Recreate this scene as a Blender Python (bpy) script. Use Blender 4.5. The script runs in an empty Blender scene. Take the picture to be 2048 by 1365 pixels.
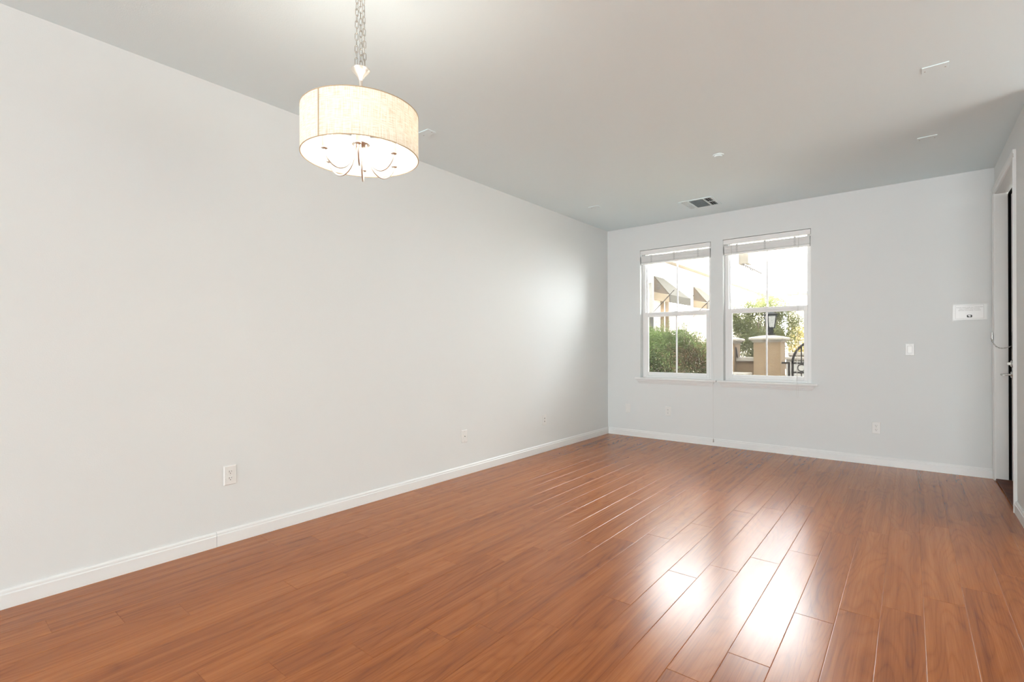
import bpy, math, random
from mathutils import Vector, Matrix
R = math.radians
C = bpy.context.scene.collection
sc = bpy.context.scene

# ------------------------------------------------------------------ camera, sky, sun, big lights, exposure
W_ROOM, D, H = 3.781, 6.0555, 2.74           # room: x 0..W (left..right wall), back wall at y=D
REAR = -7.5
XE, YE = 7.6, 4.3                            # the open-plan side beyond the short right wall
cam_d = bpy.data.cameras.new('camera'); cam = bpy.data.objects.new('camera', cam_d); C.objects.link(cam)
yaw, roll = 0.677552, -0.003427
fw = Vector((-math.sin(yaw), math.cos(yaw), 0)); r0 = Vector((math.cos(yaw), math.sin(yaw), 0)); u0 = Vector((0, 0, 1))
rt = r0 * math.cos(roll) + u0 * math.sin(roll); up = u0 * math.cos(roll) - r0 * math.sin(roll)
m = Matrix((rt, up, -fw)).transposed().to_4x4(); m.translation = Vector((3.2019, 0, 1.1769))
cam.matrix_world = m
cam_d.sensor_width = 36; cam_d.lens = 990.14 / 2048 * 36; cam_d.shift_y = 11.76 / 2048
cam_d.clip_start = 0.02; cam_d.clip_end = 200
sc.camera = cam
vs = sc.view_settings
vs.view_transform = 'Standard'; vs.look = 'None'; vs.gamma = 1; vs.use_curve_mapping = False
vs.exposure = 0.31
world = bpy.data.worlds.new('sky'); sc.world = world; world.use_nodes = True
bg = world.node_tree.nodes['Background']; bg.inputs['Color'].default_value = (0.92, 0.97, 0.985, 1); bg.inputs['Strength'].default_value = 24.5


def light(name, kind, loc, energy, color=(1, 1, 1), rot=None, **kw):
    d = bpy.data.lights.new(name, kind); d.energy = energy; d.color = color
    for k, v in kw.items(): setattr(d, k, v)
    o = bpy.data.objects.new(name, d); o.location = loc
    if rot is not None: o.rotation_euler = rot
    C.objects.link(o); return o


sun_dir = Vector((0.90, 0.08, 0.30)).normalized()
s = light('sun', 'SUN', (12, 12, 9), 20.0, (1.0, 0.93, 0.82), angle=R(0.6))
s.rotation_euler = sun_dir.to_track_quat('Z', 'Y').to_euler()
# daylight enters by both windows; unseen patio and side openings are added for fill
SIDE = (1.0, 4.15, 0.08, 2.45); FILL_OPEN = (1.6, 5.6, 0.08, 2.3)
for (lx, ly, lz, rot_, sx, sy) in ((0.914, D + 0.17, 1.6, (R(-90), 0, 0), 0.9, 1.66), (1.942, D + 0.17, 1.6, (R(-90), 0, 0), 0.9, 1.66),
                                  ((FILL_OPEN[0] + FILL_OPEN[1]) / 2, REAR - 0.16, 1.19, (R(90), 0, 0), FILL_OPEN[1] - FILL_OPEN[0], 2.24), (XE + 0.16, (SIDE[0] + SIDE[1]) / 2, 1.265, (0, R(90), 0), 2.4, SIDE[1] - SIDE[0])):
    d = light('window_portal', 'AREA', (lx, ly, lz), 1, rot=rot_, shape='RECTANGLE', size=sx, size_y=sy)
    d.data.cycles.is_portal = True


# ------------------------------------------------------------------ helpers
class MB:
    def __init__(s): s.v = []; s.f = []

    def add(s, vs, fs):
        n = len(s.v); s.v += [tuple(v) for v in vs]; s.f += [tuple(i + n for i in f) for f in fs]; return s

    def box(s, x0, x1, y0, y1, z0, z1):
        x0, x1 = sorted((x0, x1)); y0, y1 = sorted((y0, y1)); z0, z1 = sorted((z0, z1))
        v = [(x, y, z) for z in (z0, z1) for y in (y0, y1) for x in (x0, x1)]
        return s.add(v, [(0, 2, 3, 1), (4, 5, 7, 6), (0, 1, 5, 4), (2, 6, 7, 3), (0, 4, 6, 2), (1, 3, 7, 5)])

    def tube(s, pts, r, n=8, closed=False, caps=True):
        pts = [Vector(p) for p in pts]; N = len(pts)
        rr = r if isinstance(r, (list, tuple)) else [r] * N
        t = []
        for i in range(N):
            a = pts[(i - 1) % N] if (closed or i > 0) else pts[i]
            b = pts[(i + 1) % N] if (closed or i < N - 1) else pts[i]
            t.append((b - a).normalized())
        ref = Vector((0, 0, 1)) if abs(t[0].z) < 0.9 else Vector((1, 0, 0))
        nrm = (ref - t[0] * ref.dot(t[0])).normalized(); V = []
        for i in range(N):
            nrm = nrm - t[i] * nrm.dot(t[i])
            nrm = nrm.normalized() if nrm.length > 1e-6 else t[i].orthogonal().normalized()
            bn = t[i].cross(nrm)
            for k in range(n):
                a = 2 * math.pi * k / n
                V.append(pts[i] + (nrm * math.cos(a) + bn * math.sin(a)) * rr[i])
        F = []
        for i in range(N if closed else N - 1):
            j = (i + 1) % N
            for k in range(n):
                F.append((i * n + k, i * n + (k + 1) % n, j * n + (k + 1) % n, j * n + k))
        if caps and not closed:
            F.append(tuple(range(n - 1, -1, -1))); F.append(tuple((N - 1) * n + k for k in range(n)))
        return s.add(V, F)

    def lathe(s, prof, c=(0, 0, 0), n=32, axis='z'):
        V = []; F = []
        for (r, h) in prof:
            for k in range(n):
                a = 2 * math.pi * k / n
                p = (r * math.cos(a), r * math.sin(a), h)
                if axis == 'y': p = (p[0], p[2], -p[1])
                if axis == 'x': p = (p[2], p[0], p[1])
                V.append((p[0] + c[0], p[1] + c[1], p[2] + c[2]))
        M = len(prof)
        for i in range(M - 1):
            for k in range(n):
                F.append((i * n + k, i * n + (k + 1) % n, (i + 1) * n + (k + 1) % n, (i + 1) * n + k))
        if prof[0][0] > 1e-5: F.append(tuple(range(n - 1, -1, -1)))
        if prof[-1][0] > 1e-5: F.append(tuple((M - 1) * n + k for k in range(n)))
        return s.add(V, F)

    def prism(s, poly, axis, a0, a1, e0=0.0, e1=0.0):
        """extrude a 2-D outline along an axis ('x': outline is (y,z), 'y': (x,z), 'z': (x,y)).
        e0/e1 (x axis only): end shift per unit of outline y, for mitred returns"""
        def P(a, b, t):
            return {'x': (t, a, b), 'y': (a, t, b), 'z': (a, b, t)}[axis]
        n = len(poly)
        V = [P(a, b, a0) for a, b in poly] + [P(a, b, a1) for a, b in poly]
        F = [(i, (i + 1) % n, n + (i + 1) % n, n + i) for i in range(n)] + [tuple(range(n - 1, -1, -1)), tuple(range(n, 2 * n))]
        return s.add(V, F)

    def build(s, name, mat, parent=None, smooth=None, bevel=None):
        off = Vector((0, 0, 0)); p = parent
        while p is not None: off += p.location; p = p.parent
        me = bpy.data.meshes.new(name)
        me.from_pydata([tuple(Vector(v) - off) for v in s.v], [], s.f)
        me.validate(); me.update()
        import bmesh
        b = bmesh.new(); b.from_mesh(me); bmesh.ops.recalc_face_normals(b, faces=b.faces); b.to_mesh(me); b.free()
        if mat: me.materials.append(mat)
        if smooth:
            me.polygons.foreach_set('use_smooth', [True] * len(me.polygons)); me.set_sharp_from_angle(angle=R(smooth))
        o = bpy.data.objects.new(name, me); C.objects.link(o)
        if parent is not None: o.parent = parent
        if bevel:
            md = o.modifiers.new('bevel', 'BEVEL'); md.width = bevel; md.segments = 2; md.limit_method = 'ANGLE'; md.angle_limit = R(40)
        return o


def tag(o, label, cat, group=None, kind=None):
    o['label'] = label; o['category'] = cat
    if group: o['group'] = group
    if kind: o['kind'] = kind
    return o


def thing(name, label, cat, loc=(0, 0, 0), group=None, kind=None):
    o = bpy.data.objects.new(name, None); C.objects.link(o); o.location = loc; o.empty_display_size = 0.05
    return tag(o, label, cat, group, kind)


def dup(o, loc=None, rotz=None, label=None, parent=None):
    c = o.copy(); C.objects.link(c)
    if parent is not None: c.parent = parent
    if loc is not None: c.location = loc
    if rotz is not None: c.rotation_euler = (0, 0, rotz)
    if label: c['label'] = label
    for ch in list(o.children): dup(ch, parent=c)
    return c


# ------------------------------------------------------------------ materials
def mat(name, col=(0.8, 0.8, 0.8), rough=0.5, metal=0.0, spec=0.5, bump=None):
    m = bpy.data.materials.new(name); m.use_nodes = True
    nt = m.node_tree; b = nt.nodes['Principled BSDF']
    b.inputs['Base Color'].default_value = (*col, 1); b.inputs['Roughness'].default_value = rough
    b.inputs['Metallic'].default_value = metal; b.inputs['Specular IOR Level'].default_value = spec
    if bump:
        sca, strength, dist = bump
        tc = nt.nodes.new('ShaderNodeTexCoord'); no = nt.nodes.new('ShaderNodeTexNoise'); bp = nt.nodes.new('ShaderNodeBump')
        no.inputs['Scale'].default_value = sca; no.inputs['Detail'].default_value = 3
        bp.inputs['Strength'].default_value = strength; bp.inputs['Distance'].default_value = dist
        nt.links.new(tc.outputs['Object'], no.inputs['Vector']); nt.links.new(no.outputs['Fac'], bp.inputs['Height'])
        nt.links.new(bp.outputs['Normal'], b.inputs['Normal'])
    return m


def varied(m, c0, c1, scale, detail=4.0, coord='Object'):
    """noise-mottled base colour between c0 and c1"""
    nt = m.node_tree; b = nt.nodes['Principled BSDF']
    tc = nt.nodes.new('ShaderNodeTexCoord'); no = nt.nodes.new('ShaderNodeTexNoise'); rp = nt.nodes.new('ShaderNodeValToRGB')
    no.inputs['Scale'].default_value = scale; no.inputs['Detail'].default_value = detail
    rp.color_ramp.elements[0].color = (*c0, 1); rp.color_ramp.elements[1].color = (*c1, 1)
    rp.color_ramp.elements[0].position = 0.3; rp.color_ramp.elements[1].position = 0.7
    nt.links.new(tc.outputs[coord], no.inputs['Vector']); nt.links.new(no.outputs['Fac'], rp.inputs['Fac'])
    nt.links.new(rp.outputs['Color'], b.inputs['Base Color'])
    return m


M = {}
M['wall'] = mat('wall_paint', (0.735, 0.760, 0.758), 0.55, spec=0.12, bump=(170, 0.10, 0.004))
M['ceil'] = mat('ceiling_paint', (0.795, 0.91, 0.94), 0.6, spec=0.3, bump=(150, 0.12, 0.004))  # paler and cooler than the wall paint, in place of missing ceiling light
M['trim'] = mat('trim_paint', (0.80, 0.815, 0.81), 0.35)
M['vinyl'] = mat('white_vinyl', (0.84, 0.84, 0.83), 0.35)
M['plastic'] = mat('white_plastic', (0.78, 0.785, 0.77), 0.35)
M['rocker'] = mat('rocker_plastic', (0.82, 0.82, 0.80), 0.25)
M['dark'] = mat('black_slot', (0.015, 0.015, 0.015), 0.6)
M['rubber'] = mat('black_weatherstrip', (0.004, 0.004, 0.004), 0.8, spec=0.1)
M['nickel'] = mat('brushed_nickel', (0.80, 0.77, 0.71), 0.38, 1.0)
M['chain'] = mat('nickel_chain', (0.46, 0.44, 0.40), 0.4, 1.0)
M['chrome'] = mat('satin_chrome', (0.55, 0.54, 0.52), 0.25, 1.0)
M['threshold'] = varied(mat('threshold_wood', rough=0.6, spec=0.25), (0.07, 0.022, 0.011), (0.13, 0.045, 0.022), 14)
M['slat'] = mat('blind_slat', (0.84, 0.84, 0.83), 0.4)
M['cord'] = mat('white_cord', (0.62, 0.61, 0.58), 0.6)
M['tassel'] = mat('cord_tassel', (0.35, 0.34, 0.32), 0.5)
M['duct'] = mat('dark_duct', (0.03, 0.03, 0.03), 0.8)
M['paper'] = mat('laminated_paper', (0.80, 0.80, 0.79), 0.3)
M['film'] = mat('laminating_film', (0.76, 0.77, 0.755), 0.3)
M['ink'] = mat('grey_ink', (0.38, 0.38, 0.37), 0.6)
M['black_ink'] = mat('black_ink', (0.02, 0.02, 0.02), 0.5)
M['sleeve'] = mat('ivory_candle_sleeve', (0.85, 0.80, 0.68), 0.5)
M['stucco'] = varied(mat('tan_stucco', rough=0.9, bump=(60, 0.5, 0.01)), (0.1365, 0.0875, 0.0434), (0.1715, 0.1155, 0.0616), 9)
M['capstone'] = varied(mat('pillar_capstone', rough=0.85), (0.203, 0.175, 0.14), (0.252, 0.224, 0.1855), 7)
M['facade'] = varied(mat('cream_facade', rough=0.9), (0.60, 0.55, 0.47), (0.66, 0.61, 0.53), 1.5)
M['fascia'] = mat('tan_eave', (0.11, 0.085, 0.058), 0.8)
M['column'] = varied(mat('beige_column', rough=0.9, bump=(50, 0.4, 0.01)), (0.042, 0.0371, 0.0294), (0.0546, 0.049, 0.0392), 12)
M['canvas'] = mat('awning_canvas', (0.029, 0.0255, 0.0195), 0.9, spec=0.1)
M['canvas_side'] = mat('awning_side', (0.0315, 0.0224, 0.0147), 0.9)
M['iron'] = mat('dark_iron', (0.022, 0.019, 0.017), 0.6, 0.0, spec=0.15)
M['lantern'] = mat('black_lantern', (0.008, 0.008, 0.008), 0.6, 0.0, spec=0.1)
M['frost'] = mat('frosted_lantern_glass', (0.20, 0.20, 0.185), 0.3)
M['ground'] = varied(mat('concrete_ground', rough=0.95), (0.28, 0.259, 0.231), (0.35, 0.329, 0.294), 3)
M['bark'] = varied(mat('bark', rough=0.9), (0.10, 0.07, 0.05), (0.20, 0.14, 0.10), 20)
M['pale'] = varied(mat('pale_render', rough=0.9), (0.294, 0.28, 0.252), (0.35, 0.336, 0.301), 5)
M['tape'] = mat('ladder_tape', (0.60, 0.60, 0.59), 0.6)
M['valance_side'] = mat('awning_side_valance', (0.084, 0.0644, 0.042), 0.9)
M['white_lamp'] = mat('white_wall_lamp', (0.88, 0.88, 0.86), 0.5)


def glass_mat(name='window_glass', col=(0.935, 0.935, 0.935)):
    m = bpy.data.materials.new(name); m.use_nodes = True; nt = m.node_tree; nt.nodes.clear()
    out = nt.nodes.new('ShaderNodeOutputMaterial'); mix = nt.nodes.new('ShaderNodeMixShader')
    tr = nt.nodes.new('ShaderNodeBsdfTransparent'); gl = nt.nodes.new('ShaderNodeBsdfGlossy'); fr = nt.nodes.new('ShaderNodeFresnel')
    tr.inputs['Color'].default_value = (*col, 1); gl.inputs['Roughness'].default_value = 0.0
    gl.inputs['Color'].default_value = (0.9, 0.9, 0.9, 1); fr.inputs['IOR'].default_value = 1.35
    nt.links.new(fr.outputs[0], mix.inputs[0]); nt.links.new(tr.outputs[0], mix.inputs[1]); nt.links.new(gl.outputs[0], mix.inputs[2])
    nt.links.new(mix.outputs[0], out.inputs[0]); return m


M['glass'] = glass_mat()
M['tinted'] = glass_mat('side_fill_glass', (0.60, 0.60, 0.60))  # grey tint tuned to weaken the added side daylight
M['rear_fill_glass'] = glass_mat('rear_fill_glass', (0.91, 0.91, 0.91))  # tint tuned to weaken daylight from the added rear opening


def screen_mat():
    # fine insect mesh: mostly open, partly thin dark threads
    m = bpy.data.materials.new('insect_screen'); m.use_nodes = True; nt = m.node_tree; nt.nodes.clear()
    out = nt.nodes.new('ShaderNodeOutputMaterial'); mix = nt.nodes.new('ShaderNodeMixShader')
    tr = nt.nodes.new('ShaderNodeBsdfTransparent'); df = nt.nodes.new('ShaderNodeBsdfDiffuse')
    df.inputs['Color'].default_value = (0.015, 0.015, 0.015, 1); mix.inputs[0].default_value = 0.45
    nt.links.new(tr.outputs[0], mix.inputs[1]); nt.links.new(df.outputs[0], mix.inputs[2]); nt.links.new(mix.outputs[0], out.inputs[0]); return m


M['screen'] = screen_mat()


def leaf_mat(name, stops, trans=0.35):
    m = bpy.data.materials.new(name); m.use_nodes = True; nt = m.node_tree; nt.nodes.clear()
    out = nt.nodes.new('ShaderNodeOutputMaterial'); mix = nt.nodes.new('ShaderNodeMixShader')
    df = nt.nodes.new('ShaderNodeBsdfDiffuse'); tl = nt.nodes.new('ShaderNodeBsdfTranslucent')
    at = nt.nodes.new('ShaderNodeAttribute'); at.attribute_name = 'tint'; rp = nt.nodes.new('ShaderNodeValToRGB')
    while len(rp.color_ramp.elements) < len(stops): rp.color_ramp.elements.new(0.5)
    for e, (p, c) in zip(rp.color_ramp.elements, stops): e.position = p; e.color = (*c, 1)
    nt.links.new(at.outputs['Fac'], rp.inputs['Fac'])
    nt.links.new(rp.outputs[0], df.inputs[0]); nt.links.new(rp.outputs[0], tl.inputs[0]); mix.inputs[0].default_value = trans
    nt.links.new(df.outputs[0], mix.inputs[1]); nt.links.new(tl.outputs[0], mix.inputs[2]); nt.links.new(mix.outputs[0], out.inputs[0]); return m


M['hedge_leaf'] = leaf_mat('hedge_leaves', [(0.0, (0.049, 0.0665, 0.028)), (0.4, (0.133, 0.175, 0.063)), (0.62, (0.238, 0.294, 0.119)), (0.8, (0.238, 0.14, 0.084)), (1.0, (0.21, 0.126, 0.084))])
M['tree_leaf'] = leaf_mat('tree_leaves', [(0.0, (0.063, 0.0735, 0.0315)), (0.5, (0.133, 0.147, 0.063)), (1.0, (0.238, 0.231, 0.112))], 0.45)
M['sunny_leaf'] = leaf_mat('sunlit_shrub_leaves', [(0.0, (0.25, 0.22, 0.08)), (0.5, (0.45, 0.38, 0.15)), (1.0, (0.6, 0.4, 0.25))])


def wood_floor():
    m = bpy.data.materials.new('cherry_laminate'); m.use_nodes = True; nt = m.node_tree; b = nt.nodes['Principled BSDF']
    L = nt.links.new; N = nt.nodes.new
    uv = N('ShaderNodeUVMap'); uv.uv_map = 'plank'
    at = N('ShaderNodeAttribute'); at.attribute_name = 'tint'

    def mapping(sx, sy):
        mp = N('ShaderNodeMapping'); mp.inputs['Scale'].default_value = (sx, sy, 1); L(uv.outputs[0], mp.inputs[0]); return mp

    def noise(mp, scale, detail=3.0, dist=0.0):
        n = N('ShaderNodeTexNoise'); n.inputs['Scale'].default_value = scale; n.inputs['Detail'].default_value = detail
        n.inputs['Distortion'].default_value = dist; L(mp.outputs[0], n.inputs['Vector']); return n

    def math_(op, a, bb=None, clamp=False):
        n = N('ShaderNodeMath'); n.operation = op; n.use_clamp = clamp
        for i, x in enumerate((a, bb)):
            if x is None: continue
            if isinstance(x, (int, float)): n.inputs[i].default_value = x
            else: L(x, n.inputs[i])
        return n.outputs[0]

    # contour lines of a long smooth height field -> cathedral grain
    hf = noise(mapping(6.5, 0.75), 1.0, 1.0, 0.0)
    ring = math_('FRACT', math_('MULTIPLY', hf.outputs['Fac'], 17.0))
    ring = math_('POWER', math_('ABSOLUTE', math_('SUBTRACT', math_('MULTIPLY', ring, 2.0), 1.0)), 3.0)
    fine = noise(mapping(190, 3.0), 1.0, 2.5)
    pores = noise(mapping(480, 16.0), 1.0, 1.0)
    band = noise(mapping(26, 0.5), 1.0, 2.5, 0.0)
    f = math_('MULTIPLY', ring, 0.25)
    f = math_('ADD', f, math_('MULTIPLY', math_('SUBTRACT', fine.outputs['Fac'], 0.5), 0.85))
    f = math_('ADD', f, math_('MULTIPLY', math_('SUBTRACT', band.outputs['Fac'], 0.5), 1.30))
    f = math_('ADD', f, math_('MULTIPLY', math_('SUBTRACT', pores.outputs['Fac'], 0.5), 0.25))
    f = math_('ADD', f, math_('MULTIPLY', math_('SUBTRACT', at.outputs['Fac'], 0.5), 0.22))
    f = math_('ADD', f, 0.39, True)
    rp = N('ShaderNodeValToRGB'); cr = rp.color_ramp
    cr.elements[0].position = 0.0; cr.elements[0].color = (0.465, 0.156, 0.034, 1)
    cr.elements[1].position = 1.0; cr.elements[1].color = (0.225, 0.058, 0.012, 1)
    e = cr.elements.new(0.45); e.color = (0.368, 0.109, 0.021, 1)
    L(f, rp.inputs[0]); L(rp.outputs[0], b.inputs['Base Color'])
    b.inputs['Roughness'].default_value = 0.25
    b.inputs['Specular IOR Level'].default_value = 0.40
    wob = noise(mapping(9, 3.0), 1.0, 2.0); bp = N('ShaderNodeBump'); bp.inputs['Strength'].default_value = 0.022; bp.inputs['Distance'].default_value = 0.01
    L(wob.outputs['Fac'], bp.inputs['Height']); L(bp.outputs[0], b.inputs['Normal'])
    return m


M['floor'] = wood_floor()


def shade_mat():
    m = bpy.data.materials.new('linen_shade'); m.use_nodes = True; nt = m.node_tree; nt.nodes.clear(); L = nt.links.new; N = nt.nodes.new
    out = N('ShaderNodeOutputMaterial'); mix = N('ShaderNodeMixShader'); df = N('ShaderNodeBsdfDiffuse'); tl = N('ShaderNodeBsdfTranslucent')
    uv = N('ShaderNodeUVMap'); uv.uv_map = 'weave'
    def nz(sx, sy, det):
        mp = N('ShaderNodeMapping'); mp.inputs['Scale'].default_value = (sx, sy, 1); L(uv.outputs[0], mp.inputs[0])
        n = N('ShaderNodeTexNoise'); n.inputs['Scale'].default_value = 1; n.inputs['Detail'].default_value = det; L(mp.outputs[0], n.inputs[0]); return n
    a = nz(30, 420, 2); b2 = nz(500, 14, 2)
    ad = N('ShaderNodeMath'); ad.operation = 'ADD'; L(a.outputs[0], ad.inputs[0]); L(b2.outputs[0], ad.inputs[1])
    rp = N('ShaderNodeValToRGB'); rp.color_ramp.elements[0].position = 0.36; rp.color_ramp.elements[0].color = (0.66, 0.58, 0.46, 1)
    rp.color_ramp.elements[1].position = 0.54; rp.color_ramp.elements[1].color = (0.90, 0.87, 0.81, 1)
    hv = N('ShaderNodeMath'); hv.operation = 'MULTIPLY'; hv.inputs[1].default_value = 0.5; L(ad.outputs[0], hv.inputs[0]); L(hv.outputs[0], rp.inputs[0])
    L(rp.outputs[0], df.inputs[0]); L(rp.outputs[0], tl.inputs[0]); mix.inputs[0].default_value = 0.34
    L(df.outputs[0], mix.inputs[1]); L(tl.outputs[0], mix.inputs[2]); L(mix.outputs[0], out.inputs[0]); return m


M['shade'] = shade_mat()
M['shade_rim'] = mat('shade_binding', (0.50, 0.38, 0.25), 0.8)
mb_ = bpy.data.materials.new('lit_bulb'); mb_.use_nodes = True
mb_.node_tree.nodes['Principled BSDF'].inputs['Emission Color'].default_value = (1, 0.86, 0.66, 1)
mb_.node_tree.nodes['Principled BSDF'].inputs['Emission Strength'].default_value = 12
M['bulb'] = mb_


# ------------------------------------------------------------------ room shell
def struct(mb, name, mt, label, cat, **kw):
    return tag(mb.build(name, mt, **kw), label, cat, kind='structure')


def wall_grid(mb, axis, us, zs, holes, a, b):
    """slab between planes a and b on 'axis' ('y' or 'x'), cut by rectangular holes (u0,u1,z0,z1)"""
    us = sorted(set(us)); zs = sorted(set(zs))
    solid = lambda i, j: 0 <= i < len(us) - 1 and 0 <= j < len(zs) - 1 and not any(
        h[0] <= us[i] + 1e-6 and us[i + 1] <= h[1] + 1e-6 and h[2] <= zs[j] + 1e-6 and zs[j + 1] <= h[3] + 1e-6 for h in holes)
    P = (lambda u, t, z: (u, t, z)) if axis == 'y' else (lambda u, t, z: (t, u, z))
    for i in range(len(us) - 1):
        for j in range(len(zs) - 1):
            if not solid(i, j): continue
            u0, u1, z0, z1 = us[i], us[i + 1], zs[j], zs[j + 1]
            for t in (a, b): mb.add([P(u0, t, z0), P(u1, t, z0), P(u1, t, z1), P(u0, t, z1)], [(0, 1, 2, 3)])
            if not solid(i - 1, j): mb.add([P(u0, a, z0), P(u0, b, z0), P(u0, b, z1), P(u0, a, z1)], [(0, 1, 2, 3)])
            if not solid(i + 1, j): mb.add([P(u1, a, z0), P(u1, b, z0), P(u1, b, z1), P(u1, a, z1)], [(0, 1, 2, 3)])
            if not solid(i, j - 1): mb.add([P(u0, a, z0), P(u1, a, z0), P(u1, b, z0), P(u0, b, z0)], [(0, 1, 2, 3)])
            if not solid(i, j + 1): mb.add([P(u0, a, z1), P(u1, a, z1), P(u1, b, z1), P(u0, b, z1)], [(0, 1, 2, 3)])
    return mb


WIN = [(0.468, 1.360), (1.498, 2.386)]; WZ0, WZ1 = 0.772, 2.420
DOOR = (4.965, 5.985, 0.0, 2.49)
wb = wall_grid(MB(), 'y', [-0.15, WIN[0][0], WIN[0][1], WIN[1][0], WIN[1][1], W_ROOM + 0.15], [0, WZ0, WZ1, H], [(a, b, WZ0, WZ1) for a, b in WIN], D, D + 0.17)
struct(wb, 'wall_back', M['wall'], 'off-white back wall holding the two sash windows', 'wall')
struct(MB().box(-0.15, 0, REAR, D, 0, H), 'wall_left', M['wall'], 'long bare off-white wall behind the hanging drum lamp', 'wall')
wr = wall_grid(MB(), 'x', [YE, DOOR[0], DOOR[1], D], [0, DOOR[3], H], [DOOR], W_ROOM, W_ROOM + 0.15)
struct(wr, 'wall_right', M['wall'], 'short strip of wall around the entry door', 'wall')
wq = wall_grid(MB(), 'y', [-0.15, FILL_OPEN[0], FILL_OPEN[1], XE + 0.15], [0, 0.08, 2.3, H], [FILL_OPEN], REAR - 0.15, REAR)
struct(MB().box(FILL_OPEN[0], FILL_OPEN[1], REAR - 0.08, REAR - 0.07, FILL_OPEN[2], FILL_OPEN[3]), 'window_4', M['rear_fill_glass'], 'added patio glass behind the viewer, tinted to set the fill daylight', 'window')
struct(wq, 'wall_rear', M['wall'], 'rear wall with a wide opening added for fill daylight, behind the viewer', 'wall')
ws = wall_grid(MB(), 'x', [REAR, SIDE[0], SIDE[1], YE], [0, 0.08, 2.45, H], [SIDE], XE, XE + 0.15)
struct(ws, 'wall_side', M['wall'], 'far side wall of the open-plan area with a wide window added for fill daylight, beyond the viewer', 'wall')
struct(MB().box(XE + 0.06, XE + 0.066, *SIDE), 'window_3', M['tinted'], 'added side window beyond the viewer, tinted to set the fill daylight', 'window')
struct(MB().box(W_ROOM + 0.15, XE + 0.15, YE, YE + 0.15, 0, H), 'wall_return', M['wall'], 'wall closing the open-plan side towards the entry, out of view', 'wall')
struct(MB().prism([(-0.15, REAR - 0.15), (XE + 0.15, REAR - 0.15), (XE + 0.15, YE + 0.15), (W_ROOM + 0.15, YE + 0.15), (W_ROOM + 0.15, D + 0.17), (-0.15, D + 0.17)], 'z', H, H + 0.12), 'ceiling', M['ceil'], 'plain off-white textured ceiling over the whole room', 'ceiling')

# floor: laminate planks with bevelled edges, running towards the window wall
rnd = random.Random(5)
PW, PL = 0.148, 1.22
PH = {-19: 1.41, -18: 0.40, -17: 0.61, -16: 0.81, -15: 1.22, -14: 1.46, -13: 1.67, -12: 0.68, -11: 0.87, -10: 1.13, -9: 1.39, -8: 0.33, -7: 0.51,
      -6: 0.87, -5: 1.32, -4: 0.30, -3: 0.54, -2: 0.78, -1: 0.04, 0: 1.42, 1: 1.57, 2: 0.57, 3: 0.81, 4: 1.12, 5: 0.72}
fv, ff, fuv, ftint = [], [], [], []
bw, bd = 0.0023, 0.0010
for i in range(-20, 32):
    x0 = max(0.0, 2.948 + i * PW); x1 = min(XE if i > 5 else W_ROOM, 2.948 + (i + 1) * PW)
    yend = D if i < 6 else YE
    if i == 6: x0 = W_ROOM
    if x1 - x0 < 0.01: continue
    y = (PH.get(i, 0.2) % PL) + REAR - (REAR % PL) - PL
    while y < yend:
        ya, yb = max(y, REAR), min(y + PL, yend); y += PL
        if yb - ya < 0.005: continue
        ox, oy, tn = rnd.random() * 40, rnd.random() * 40, rnd.random()
        tx, ty = rnd.gauss(0, 0.0012), rnd.gauss(0, 0.0005)     # a plank never lies perfectly flat
        n = len(fv)
        for (xx, yy, zz) in ((x0, ya, -bd), (x1, ya, -bd), (x1, yb, -bd), (x0, yb, -bd), (x0 + bw / 2, ya + bw / 2, -bd / 4), (x1 - bw / 2, ya + bw / 2, -bd / 4), (x1 - bw / 2, yb - bw / 2, -bd / 4), (x0 + bw / 2, yb - bw / 2, -bd / 4),
                             (x0 + bw, ya + bw, 0), (x1 - bw, ya + bw, 0), (x1 - bw, yb - bw, 0), (x0 + bw, yb - bw, 0)):
            z_ = zz + ((xx - (x0 + x1) / 2) * tx + (yy - (ya + yb) / 2) * ty * 0.3 if zz == 0 else 0)
            fv.append((xx, yy, z_)); fuv.append((xx - x0 + ox, yy - ya + oy))
        for q in ((8, 9, 10, 11), (0, 1, 5, 4), (1, 2, 6, 5), (2, 3, 7, 6), (3, 0, 4, 7), (4, 5, 9, 8), (5, 6, 10, 9), (6, 7, 11, 10), (7, 4, 8, 11)):
            ff.append(tuple(n + k for k in q)); ftint.append(tn)
n = len(fv); fv += [(x_, y_, z_) for z_ in (-bd - 0.0004, -0.1) for x_, y_ in ((0, REAR), (XE, REAR), (XE, D), (0, D))]
fuv += [(0, 0)] * 8
for q in ((4, 7, 6, 5), (0, 1, 5, 4), (1, 2, 6, 5), (2, 3, 7, 6), (3, 0, 4, 7)): ff.append(tuple(n + k for k in q)); ftint.append(0.5)
me = bpy.data.meshes.new('floor'); me.from_pydata(fv, [], ff); me.update()
uvl = me.uv_layers.new(name='plank')
for l in me.loops: uvl.data[l.index].uv = fuv[l.vertex_index]
a = me.attributes.new('tint', 'FLOAT', 'FACE'); a.data.foreach_set('value', ftint)
me.materials.append(M['floor'])
fo = bpy.data.objects.new('floor', me); C.objects.link(fo); tag(fo, 'glossy cherry-brown laminate plank floor across the room', 'floor', kind='structure')

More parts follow.
